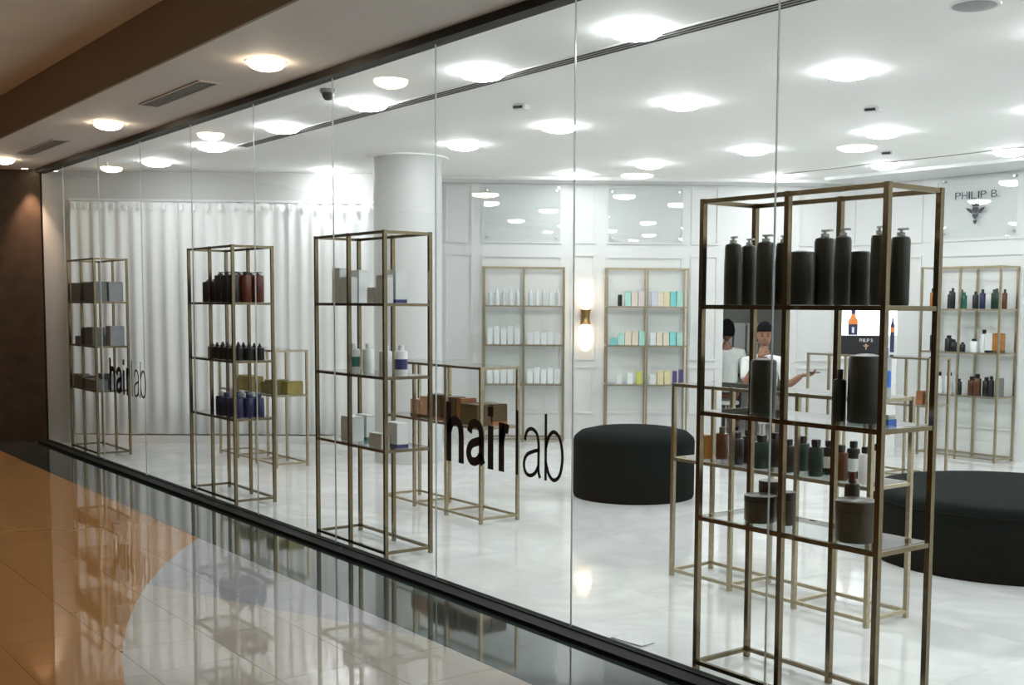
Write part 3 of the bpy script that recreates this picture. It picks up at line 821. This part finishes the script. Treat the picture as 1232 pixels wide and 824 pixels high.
for k, (xx, r, hh, mt, wd) in enumerate(((.16, .036, .15, 'white_box', 'white bottle with black cap'), (.255, .045, .15, 'white_box', 'wide white bottle with black cap'), (.40, .03, .11, 'charcoal', 'slim black bottle'), (.53, .045, .13, 'amber_dark', 'dark amber bottle'), (.615, .042, .15, 'amber_dark', 'tall dark amber bottle'), (.695, .04, .13, 'charcoal', 'charcoal bottle'), (.775, .03, .14, 'charcoal', 'tall charcoal bottle'))):
    bottle(FO[0] + xx, FO[1] + .13 + .04 * (k % 2), LV[0] + SH, r * .98, hh * 1.2, mt, 'square', 'black_plastic', '%s, %s from left on lower shelf under the crest sign' % (wd, ORD[k]), gF, n=12)
carton(FO[0] + .86, FO[1] + .14, LV[0] + SH, .08, .05, .19, 'slate_box', 'slate folder box at right end of lower shelf under the crest sign', gF, .25)

# ------------------------------------------------------------------ poufs
def pouf(x, y, r, h, dome, label):
    t = thing('round_pouf', label, 'pouf', (x, y, 0), group='black poufs')
    pr = [(r * .985, 0), (r, .02), (r, h - .05), (r * .985, h - .018), (r * .95, h)]
    pr += [(r * .95 * math.cos(a), h + dome * math.sin(a)) for a in (PI/8, PI/4, 3*PI/8)] + [(0, h + dome)]
    obj('upholstery', lathe(pr, 72), 'pouf', t)
    obj('seam_piping', lathe([(r * 1.003, h - .062), (r * 1.008, h - .056), (r * 1.003, h - .05)], 72), 'pouf', t)
pouf(-7.10, 6.28, .50, .505, .075, 'black round velvet pouf in the middle of the shop, right of the lettering')
pouf(-3.93, 6.63, .85, .43, .01, 'large black round pouf at the right edge behind the nearest rack')

# ------------------------------------------------------------------ sconce
sx_, sy_, _ = WP(.57, WOFF)
t = thing('wall_sconce', 'brass wall sconce with two glowing oval globes on back wall', 'wall lamp', (sx_, sy_, 1.435), WA)
obj('backplate', boxm(-.05, .05, -.02, 0, -.09, .09, .004), 'sconce_brass', t)
obj('arm', boxm(-.015, .015, -.11, -.02, -.015, .015), 'sconce_brass', t)
c_ = obj('cup', lathe([(.062, -.085), (.048, -.03), (.048, .03), (.062, .085)], 24), 'sconce_brass', t, (0, -.12, 0))
for s_ in (-1, 1):
    pr = [(0, -.165)] + [(.095 * math.cos(a), .165 * math.sin(a)) for a in [(-.5 + k / 12) * PI for k in range(1, 12)]] + [(0, .165)]
    obj('globe', lathe(pr, 24, mat='sconce_glow'), None, t, (0, -.12, s_ * .235))

# ------------------------------------------------------------------ lettering
def glyph(ch, off=0.0):
    cu = bpy.data.curves.new('glyph', 'FONT')
    cu.body = ch; cu.size = 1.0; cu.offset = off; cu.extrude = 0.02; cu.resolution_u = 6
    o = bpy.data.objects.new('glyph', cu)
    C.objects.link(o)
    bpy.context.view_layer.update()
    me = bpy.data.meshes.new_from_object(o.evaluated_get(bpy.context.evaluated_depsgraph_get()))
    bpy.data.objects.remove(o)
    xs = [v.co.x for v in me.vertices]; ys_ = [v.co.y for v in me.vertices]; zs = [v.co.z for v in me.vertices]
    return me, min(xs), max(xs), min(ys_), max(ys_), min(zs), max(zs)
def fit_glyph(ch, x0, x1, z0, z1, y, depth, off=0.0):
    me, a, b, c, d, e, f = glyph(ch, off)
    for v in me.vertices:
        v.co = (x0 + (v.co.x - a) / (b - a) * (x1 - x0), y + ((v.co.z - e) / (f - e) - .5) * -depth, z0 + (v.co.y - c) / (d - c) * (z1 - z0))
    me.materials.clear()
    return me
def smooth(pts, n=7):
    """Catmull-Rom through pts"""
    P = [pts[0]] + list(pts) + [pts[-1]]
    out = []
    for i in range(1, len(P) - 2):
        p0, p1, p2, p3 = P[i-1], P[i], P[i+1], P[i+2]
        for k in range(n):
            t = k / n
            out.append(tuple(.5 * (2*b + (c - a) * t + (2*a - 5*b + 4*c - d) * t*t + (3*b - a - 3*c + d) * t**3) for a, b, c, d in zip(p0, p1, p2, p3)))
    return out + [tuple(pts[-1])]
def stroke_letter(ch, x0, x1, z0, xh, asc, sw):
    """flat vinyl letter drawn with strokes of even width sw"""
    w = x1 - x0 - sw; h = xh - sw; A = asc - sw / 2; lo = sw / 2
    st = lambda x, top: [(x, -lo), (x, top)]
    S_ = {'h': [st(0, A), smooth([(0, .66*h), (.2*w, .9*h), (.55*w, h), (.9*w, .88*h), (w, .62*h), (w, .3*h), (w, -lo)])],
          'a': [smooth([(.06*w, .74*h), (.2*w, .93*h), (.52*w, h), (.86*w, .92*h), (w, .70*h), (w, .4*h), (w, .12*h), (1.12*w, -.3*lo)]),
                smooth([(w, .57*h), (.62*w, .52*h), (.2*w, .43*h), (0, .24*h), (.12*w, .05*h), (.42*w, 0), (.76*w, .07*h), (w, .24*h)])],
          'i': [st(0, h), [(0, A - sw), (0, A)]],
          'r': [st(0, h + lo), smooth([(0, .60*h), (.18*w, .84*h), (.5*w, .98*h), (w, .96*h)])],
          'l': [st(0, A)],
          'b': [st(0, A), smooth([(0, .64*h), (.2*w, .9*h), (.52*w, h), (.86*w, .86*h), (w, .5*h), (.86*w, .14*h), (.52*w, 0), (.2*w, .1*h), (0, .36*h)])]}[ch]
    bm = bmesh.new()
    for path in S_:
        L_ = []
        for i, p in enumerate(path):
            q0, q1 = path[max(i-1, 0)], path[min(i+1, len(path)-1)]
            d = Vector((q1[0] - q0[0], q1[1] - q0[1])); d.normalize()
            L_.append((p, Vector((-d.y, d.x)) * sw / 2))
        ring = []
        for p, nn in L_:
            X, Z = x0 + sw / 2 + p[0], z0 + sw / 2 + p[1]
            ring.append([bm.verts.new((X + sg * nn.x, yy, Z + sg * nn.y)) for sg, yy in ((1, -.0062), (-1, -.0062), (-1, -.0050), (1, -.0050))])
        for r0, r1 in zip(ring, ring[1:]):
            for k in range(4):
                bm.faces.new((r0[k], r0[(k+1) % 4], r1[(k+1) % 4], r1[k]))
        bm.faces.new(ring[0]); bm.faces.new(ring[-1][::-1])
    return fin(bm, 'letter')
LET = (('h', -5.338, -5.164, .050), ('a', -5.139, -4.972, .046), ('i', -4.935, -4.883, .050), ('r', -4.836, -4.724, .048),
       ('l', -4.686, -4.664, .020), ('a', -4.625, -4.485, .019), ('b', -4.446, -4.295, .019))
for k, dx in enumerate((0.0, -5.99)):
    t = thing('window_lettering', ('large black vinyl lettering hairlab on the window, near the black pouf', 'smaller-looking hairlab lettering on the far window pane by the dark wall')[k], 'lettering', (dx, GY, 0), group='window lettering')
    for ch, x0, x1, sw in LET:
        obj('letter_' + ch, stroke_letter(ch, x0, x1, .706, .252, .325, sw), 'letter', t)

# glass sign plates above the wall racks
def plate(loc, rotz, w, z0, z1, label):
    t = thing('sign_plate', label, 'sign', loc, rotz, 'glass sign plates')
    obj('sheet', boxm(0, w, -.045, -.037, z0, z1, mat='plate_glass'), None, t)
    for x in (.04, w - .04):
        for z in (z0 + .05, z1 - .05):
            o = obj('standoff', lathe([(.013, 0), (.013, .05)], 14), 'chrome', t, (x, 0, z)); o.rotation_euler = (PI / 2, 0, 0)
    return t
plate(WP(-.61, WOFF), WA, .88, 2.30, 2.93, 'blank glass sign plate above the white-product wall rack')
plate(WP(.83, WOFF), WA, .86, 2.30, 2.93, 'blank glass sign plate above the pastel-box wall rack')
pl = plate((-7.38, YR, 0), 0, .90, 2.31, 2.965, 'glass sign plate with dark brand lettering and winged crest')
s0 = -7.38
def word(txt, x0, x1, z0, z1, y, mat, parent, name, gap=.22):
    ws = {'I': .25, ' ': .45, '.': .18}
    tot = sum(ws.get(c, 1) + gap for c in txt) - gap
    x = x0; k = (x1 - x0) / tot
    for c in txt:
        w = ws.get(c, 1)
        if c != ' ':
            obj(name, fit_glyph(c, x, x + w * k, z0, z0 + (z1 - z0) * (.15 if c == '.' else 1), y, .003, -.012), mat, parent)
        x += (w + gap) * k
word('PHILIP B.', .185, .70, 2.715, 2.79, -.047, 'ink', pl, 'letter')
CREST = {'crown': [(-.035, .085), (-.042, .115), (-.02, .108), (0, .125), (.02, .108), (.042, .115), (.035, .085)],
         'head': [(-.032, .03), (-.04, .06), (-.03, .082), (.03, .082), (.04, .06), (.032, .03), (0, .015)],
         'left_wing': [(-.036, .035), (-.05, .06), (-.085, .072), (-.115, .078), (-.095, .05), (-.07, .03), (-.04, .015)],
         'right_wing': [(.036, .035), (.04, .015), (.07, .03), (.095, .05), (.115, .078), (.085, .072), (.05, .06)],
         'shield': [(-.035, .012), (-.03, -.02), (0, -.05), (.03, -.02), (.035, .012), (0, .005)],
         'tail': [(-.016, -.048), (-.022, -.075), (0, -.1), (.022, -.075), (.016, -.048), (0, -.056)]}
def crest(parent, cx, cz, y, s, mat):
    for nm2, poly in CREST.items():
        obj('crest_' + nm2, plate_poly([(cx + x * s, cz + z * s) for x, z in poly], .003), mat, parent, (0, y, 0))
crest(pl, .43, 2.545, -.0485, 1.0, 'ink')

# ------------------------------------------------------------------ lit display totem
ta = WA - .03
t = thing('display_totem', 'white display stand with lit panel showing an orange and navy bottle', 'display stand', (-7.67, 9.97, 0), ta)
obj('pedestal', boxm(-.225, .225, 0, .10, 0, 1.02, .004), 'white_plastic', t)
obj('light_box', boxm(-.23, .23, 0, .09, 1.27, 1.56, .004), 'white_plastic', t)
lp = obj('lit_panel', boxm(-.222, .222, -.004, .002, 1.275, 1.552), 'screen', t)
bpic = obj('bottle_picture', plate_poly([(-.142, 1.278), (-.044, 1.278), (-.044, 1.43), (-.072, 1.475), (-.072, 1.545), (-.114, 1.545), (-.114, 1.475), (-.142, 1.43)], .002), 'navy_print', t, (0, -.0065, 0))
obj('orange_label', plate_poly([(-.140, 1.39), (-.046, 1.39), (-.046, 1.43), (-.073, 1.474), (-.073, 1.50), (-.113, 1.50), (-.113, 1.474), (-.140, 1.43)], .002), 'orange_print', bpic, (0, -.002, 0))
obj('pale_label', plate_poly([(-.105, 1.30), (-.081, 1.30), (-.081, 1.36), (-.105, 1.36)], .002), 'white_box', bpic, (0, -.002, 0))
bb = obj('black_band', boxm(-.23, .23, -.003, .09, 1.065, 1.268), 'black_plastic', t)
word('PHILIP B', -.02, .12, 1.205, 1.24, -.005, 'white_plastic', bb, 'letter')
crest(bb, .05, 1.15, -.006, .28, 'peach_box')
obj('tray', boxm(-.23, .23, -.06, .09, 1.022, 1.062, .003), 'white_plastic', t)
wg = obj('wing_panel', boxm(0, .10, 0, .03, 1.07, 1.55, .003), 'white_plastic', t, (.275, .0, 0), -.35)
obj('lit_panel', boxm(.006, .094, -.004, 0, 1.275, 1.545), 'screen', wg)
obj('bottle_picture', plate_poly([(.03, 1.10), (.07, 1.10), (.07, 1.38), (.058, 1.42), (.058, 1.46), (.042, 1.46), (.042, 1.42), (.03, 1.38)], .002), 'navy_print', wg, (0, -.0065, 0))
obj('orange_label', plate_poly([(.031, 1.31), (.069, 1.31), (.069, 1.36), (.031, 1.36)], .002), 'orange_print', wg, (0, -.0085, 0))
obj('wing_foot', boxm(.0, .10, 0, .03, 0, 1.069), 'white_plastic', wg)

# ------------------------------------------------------------------ people
def skin_mesh(verts, edges, sub=2):
    """verts: (pos, (rx, ry)); returns an evaluated mesh grown by the Skin modifier"""
    bm = bmesh.new()
    lay = bm.verts.layers.skin.verify()
    vs = []
    for i, (p, r) in enumerate(verts):
        v = bm.verts.new(p); v[lay].radius = r if isinstance(r, tuple) else (r, r); v[lay].use_root = (i == 0)
        vs.append(v)
    for a, b in edges: bm.edges.new((vs[a], vs[b]))
    me = bpy.data.meshes.new('skin'); bm.to_mesh(me); bm.free()
    o = bpy.data.objects.new('skin', me); C.objects.link(o)
    md = o.modifiers.new('s', 'SKIN'); md.use_smooth_shade = True
    o.modifiers.new('d', 'SUBSURF').levels = sub
    o.modifiers['d'].render_levels = sub
    bpy.context.view_layer.update()
    res = bpy.data.meshes.new_from_object(o.evaluated_get(bpy.context.evaluated_depsgraph_get()))
    bpy.data.objects.remove(o)
    for p in res.polygons: p.use_smooth = True
    return res

def head_bm(bm, c, s=1.0):
    """head with jaw, nose, brow and ears; +Y is the face"""
    sub = bmesh.new()
    bmesh.ops.create_uvsphere(sub, u_segments=28, v_segments=20, radius=1.0)
    for v in sub.verts:
        x, y, z = v.co
        w = .076 * (1 - .28 * max(0, -z) ** 1.5)
        d = .096 * (1 - .10 * max(0, -z))
        if z < -.2 and y < 0: d *= .8
        px, py, pz = x * w, y * d, z * .122
        if y > .55:
            nx_ = math.exp(-(x / .13) ** 2)
            py += .026 * nx_ * math.exp(-((z + .16) / .16) ** 2)         # nose
            py += .008 * math.exp(-((z - .20) / .10) ** 2)                # brow
            py -= .010 * math.exp(-((abs(x) - .34) / .16) ** 2 - ((z - .02) / .10) ** 2)   # eye sockets
            py += .007 * math.exp(-(x / .3) ** 2 - ((z + .50) / .08) ** 2)    # lips
            py += .010 * math.exp(-(x / .3) ** 2 - ((z + .85) / .12) ** 2)    # chin
        if abs(x) > .9 and abs(z) < .25 and abs(y) < .35:
            px += math.copysign(.014, x)                                  # ears
        v.co = Vector((px, py, pz)) * s + Vector(c)
    tmp = bpy.data.meshes.new('h'); sub.to_mesh(tmp); sub.free()
    bm.from_mesh(tmp); bpy.data.meshes.remove(tmp)

def hand_bm(bm, wrist, fwd, palm_n, curl, side):
    """palm, four unequal curled fingers and a thumb leaving the palm's side"""
    f = Vector(fwd).normalized(); n = Vector(palm_n); n = (n - f * n.dot(f)).normalized(); s = f.cross(n) * side
    w = Vector(wrist)
    for k in range(4):
        o = (k - 1.5) * .019
        tube(bm, [(w + s * o * .5, .017), (w + f * .045 + s * o * .9, .014), (w + f * .088 + s * o, .0115)], 8)
    for k, ln in enumerate((.070, .080, .074, .056)):
        o = (k - 1.5) * .020
        b0 = w + f * .088 + s * o
        d1 = (f * math.cos(curl * .5) + n * math.sin(curl * .5)); d2 = (f * math.cos(curl * 1.3) + n * math.sin(curl * 1.3)); d3 = (f * math.cos(curl * 1.9) + n * math.sin(curl * 1.9))
        p1 = b0 + d1 * ln * .45; p2 = p1 + d2 * ln * .32; p3 = p2 + d3 * ln * .23
        tube(bm, [(b0 - f * .02, .0095), (b0, .0095), (p1, .009), (p2, .008), (p3, .007)], 8)
    b0 = w + f * .03 - s * .03
    p1 = b0 + (f * .6 - s * .7 + n * .3).normalized() * .038
    p2 = p1 + (f * .85 - s * .2 + n * .45).normalized() * .030
    tube(bm, [(b0 + s * .015, .012), (b0, .012), (p1, .0105), (p2, .008)], 8)

def person(label, loc, rotz, arms, hands, shirt, collar=True):
    """seated on a 0.46 m stool; local +Y is where the person faces; arms: elbow, wrist per side (right=-X... left=+X)"""
    root = thing('person', label, 'person', loc, rotz)
    hip, chest, neck = .53, .90, 1.085
    V = [((0, -.02, hip), (.150, .115)), ((0, -.01, .70), (.125, .095)), ((0, 0, chest), (.150, .10)), ((0, -.005, 1.02), (.072, .062)), ((0, .0, neck), (.050, .052)), ((0, .012, 1.16), (.046, .05))]
    Ed = [(0, 1), (1, 2), (2, 3), (3, 4), (4, 5)]
    for sd in (-1, 1):
        b = len(V)
        el, wr = arms[sd]
        V += [((sd * .165, 0, .99), .046), (el, .042), (tuple((Vector(el) + Vector(wr)) / 2), .038), (wr, .026)]
        Ed += [(3, b), (b, b + 1), (b + 1, b + 2), (b + 2, b + 3)]
        b = len(V)
        V += [((sd * .10, .06, .52), .085), ((sd * .13, .42, .53), .060), ((sd * .13, .44, .30), .052), ((sd * .13, .41, .09), .036), ((sd * .135, .47, .045), .036), ((sd * .14, .58, .035), .03)]
        Ed += [(0, b), (b, b + 1), (b + 1, b + 2), (b + 2, b + 3), (b + 3, b + 4), (b + 4, b + 5)]
    body = skin_mesh(V, Ed)
    bm = bmesh.new(); bm.from_mesh(body)
    head_bm(bm, (0, .03, 1.265))
    for sd in (-1, 1):
        el, wr = arms[sd]
        f, n, cu = hands[sd]
        hand_bm(bm, wr, f, n, cu, sd)
    bo = obj('body', fin(bm, 'body', True), 'skin', root)
    # clothes
    V2 = [((0, -.02, .50), (.165, .13)), ((0, -.01, .70), (.150, .115)), ((0, 0, .90), (.165, .115)), ((0, -.005, 1.015), (.120, .09)), ((0, -.004, 1.085), (.066, .064))]
    E2_ = [(0, 1), (1, 2), (2, 3), (3, 4)]
    for sd in (-1, 1):
        b = len(V2)
        el = Vector(arms[sd][0]); sh = Vector((sd * .175, 0, .995))
        V2 += [(tuple(sh), .072), (tuple(sh.lerp(el, .55)), .060), (tuple(sh.lerp(el, .85)), .058)]
        E2_ += [(3, b), (b, b + 1), (b + 1, b + 2)]
    so = obj('shirt', skin_mesh(V2, E2_), shirt, root)
    if collar:
        for sd in (-1, 1):
            obj('collar', plate_poly([(sd * .012, .985), (sd * .060, 1.075), (sd * .072, 1.02), (sd * .045, .965)], .006), shirt, so, (0, .088, 0))
        obj('open_neck', plate_poly([(-.030, 1.06), (.030, 1.06), (0, .965)], .004), 'skin', so, (0, .094, 0))
    V3 = [((0, -.02, .50), (.172, .135)), ((0, -.02, .60), (.160, .125))]
    E3_ = [(0, 1)]
    for sd in (-1, 1):
        b = len(V3)
        V3 += [((sd * .10, .10, .525), .095), ((sd * .13, .43, .53), .072), ((sd * .13, .45, .30), .066), ((sd * .13, .42, .10), .056)]
        E3_ += [(0, b), (b, b + 1), (b + 1, b + 2), (b + 2, b + 3)]
    obj('trousers', skin_mesh(V3, E3_), 'trousers', root)
    for sd in (-1, 1):
        obj('shoe', skin_mesh([((sd * .13, .40, .045), .045), ((sd * .135, .48, .04), .045), ((sd * .14, .60, .032), .032)], [(0, 1), (1, 2)], 1), 'black_plastic', root)
    # hair: a cap over the skull, open at the face
    bm = bmesh.new()
    bmesh.ops.create_uvsphere(bm, u_segments=28, v_segments=20, radius=1.0)
    for v in bm.verts:
        x, y, z = v.co
        v.co = Vector((x * .090, y * .110 - .006, z * .140 + .010)) + Vector((0, .03, 1.265))
    def cut(f):
        c = f.calc_center_median() - Vector((0, .03, 1.265))
        return (c.y > .0 and c.z < .062 - .2 * max(0, .07 - c.y) * 1.2) or c.z < -.055
    bmesh.ops.delete(bm, geom=[f for f in bm.faces if cut(f)], context='FACES')
    hh_ = obj('hair', fin(bm, 'hair', True), 'hair', root)
    hm = hh_.modifiers.new('t', 'SOLIDIFY'); hm.thickness = .012; hm.offset = 0
    for sd in (-1, 1):
        bm = bmesh.new(); bmesh.ops.create_uvsphere(bm, u_segments=12, v_segments=8, radius=.011)
        obj('eye', fin(bm, 'eye', True), 'eye', root, (sd * .028, .113, 1.272))
        obj('eyebrow', boxm(-.017, .017, 0, .008, -.003, .003, .002), 'hair', root, (sd * .029, .118, 1.293))
    obj('mouth', boxm(-.022, .022, 0, .006, -.005, .005, .002), 'lip', root, (0, .120, 1.206))
    return root

def stool(loc, label):
    t = thing('stool', label, 'stool', loc, group='white stools')
    obj('seat', lathe([(.155, .375), (.165, .38), (.165, .405), (.15, .415)], 28), 'white_plastic', t)
    obj('stem', lathe([(.03, .02), (.03, .375)], 16), 'chrome', t)
    obj('base', lathe([(.17, 0), (.17, .01), (.04, .025)], 28), 'chrome', t)

# seated man near the display, hand at his chin, phone in the other hand
MX, MY = -8.07, 8.905
face = math.atan2(-MY, -MX) - PI / 2 + .05
armsA = {1: ((.19, .14, .78), (.045, .19, 1.06)), -1: ((-.23, .12, .76), (-.38, .16, .88))}
handsA = {1: ((-.35, -.35, 1), (-.3, -.6, .1), .9), -1: ((-1, .15, .1), (0, .2, 1), .8)}
person('man in white shirt with hand at his chin, behind the nearest racks', (MX, MY, 0), face, armsA, handsA, 'shirt')
stool((MX, MY, 0), 'white stool under the man with hand at his chin')
c_, s_ = math.cos(face), math.sin(face)
def loc_(x, y, z): return (MX + x * c_ - y * s_, MY + x * s_ + y * c_, z)
t = thing('mobile_phone', 'dark mobile phone held in the seated man\'s outstretched hand', 'phone', loc_(-.49, .18, .905), face + .1)
obj('case', boxm(-.065, .065, -.032, .032, 0, .009, .003), 'black_plastic', t)
obj('screen', boxm(-.060, .060, -.029, .029, .009, .0098), 'navy', t)
# second person in the doorway, seen from behind
px, py, _ = WP(2.33, 14.05)
armsB = {-1: ((-.24, .02, .74), (-.16, .22, .72)), 1: ((.24, .02, .74), (.16, .22, .72))}
handsB = {-1: ((.3, 1, 0), (0, 0, -1), .6), 1: ((-.3, 1, 0), (0, 0, -1), .6)}
fB = math.atan2(-py, -px) - PI / 2 + PI
person('dark-haired person in pale shirt seen from behind in the doorway', (px, py, 0), fB, armsB, handsB, 'shirt_grey', False)
stool((px, py, 0), 'white stool under the person in the doorway')
struct('floor_doorway_room', boxm(D0 - .6, D1 + .9, WOFF, 15.0, -.012, -.0005), 'grout', rotz=WA)
t = thing('towel_rail', 'rail of hanging white towels on the grey wall in the doorway', 'towel rail', WP(2.62, 14.88), WA)
obj('rail', boxm(-.30, .30, -.06, -.045, 1.335, 1.35), 'chrome', t)
for k in range(3):
    tw = thing('towel', 'white towel, %s from left, hanging on the doorway rail' % ORD[k], 'towel', WP(2.62 - .17 + .17 * k, 14.83), WA, 'hanging towels')
    bm = bmesh.new()
    for sgn, z0 in ((-1, .95), (1, 1.05)):
        bbox(bm, -.072, .072, sgn * .018 - .006, sgn * .018 + .006, z0, 1.35)
    bbox(bm, -.072, .072, -.024, .024, 1.35, 1.362)
    obj('cloth', fin(bm, 'towel'), 'towel', tw)
    obj('hem', boxm(-.073, .073, -.026, -.010, .96, .985), 'pale_box', tw)
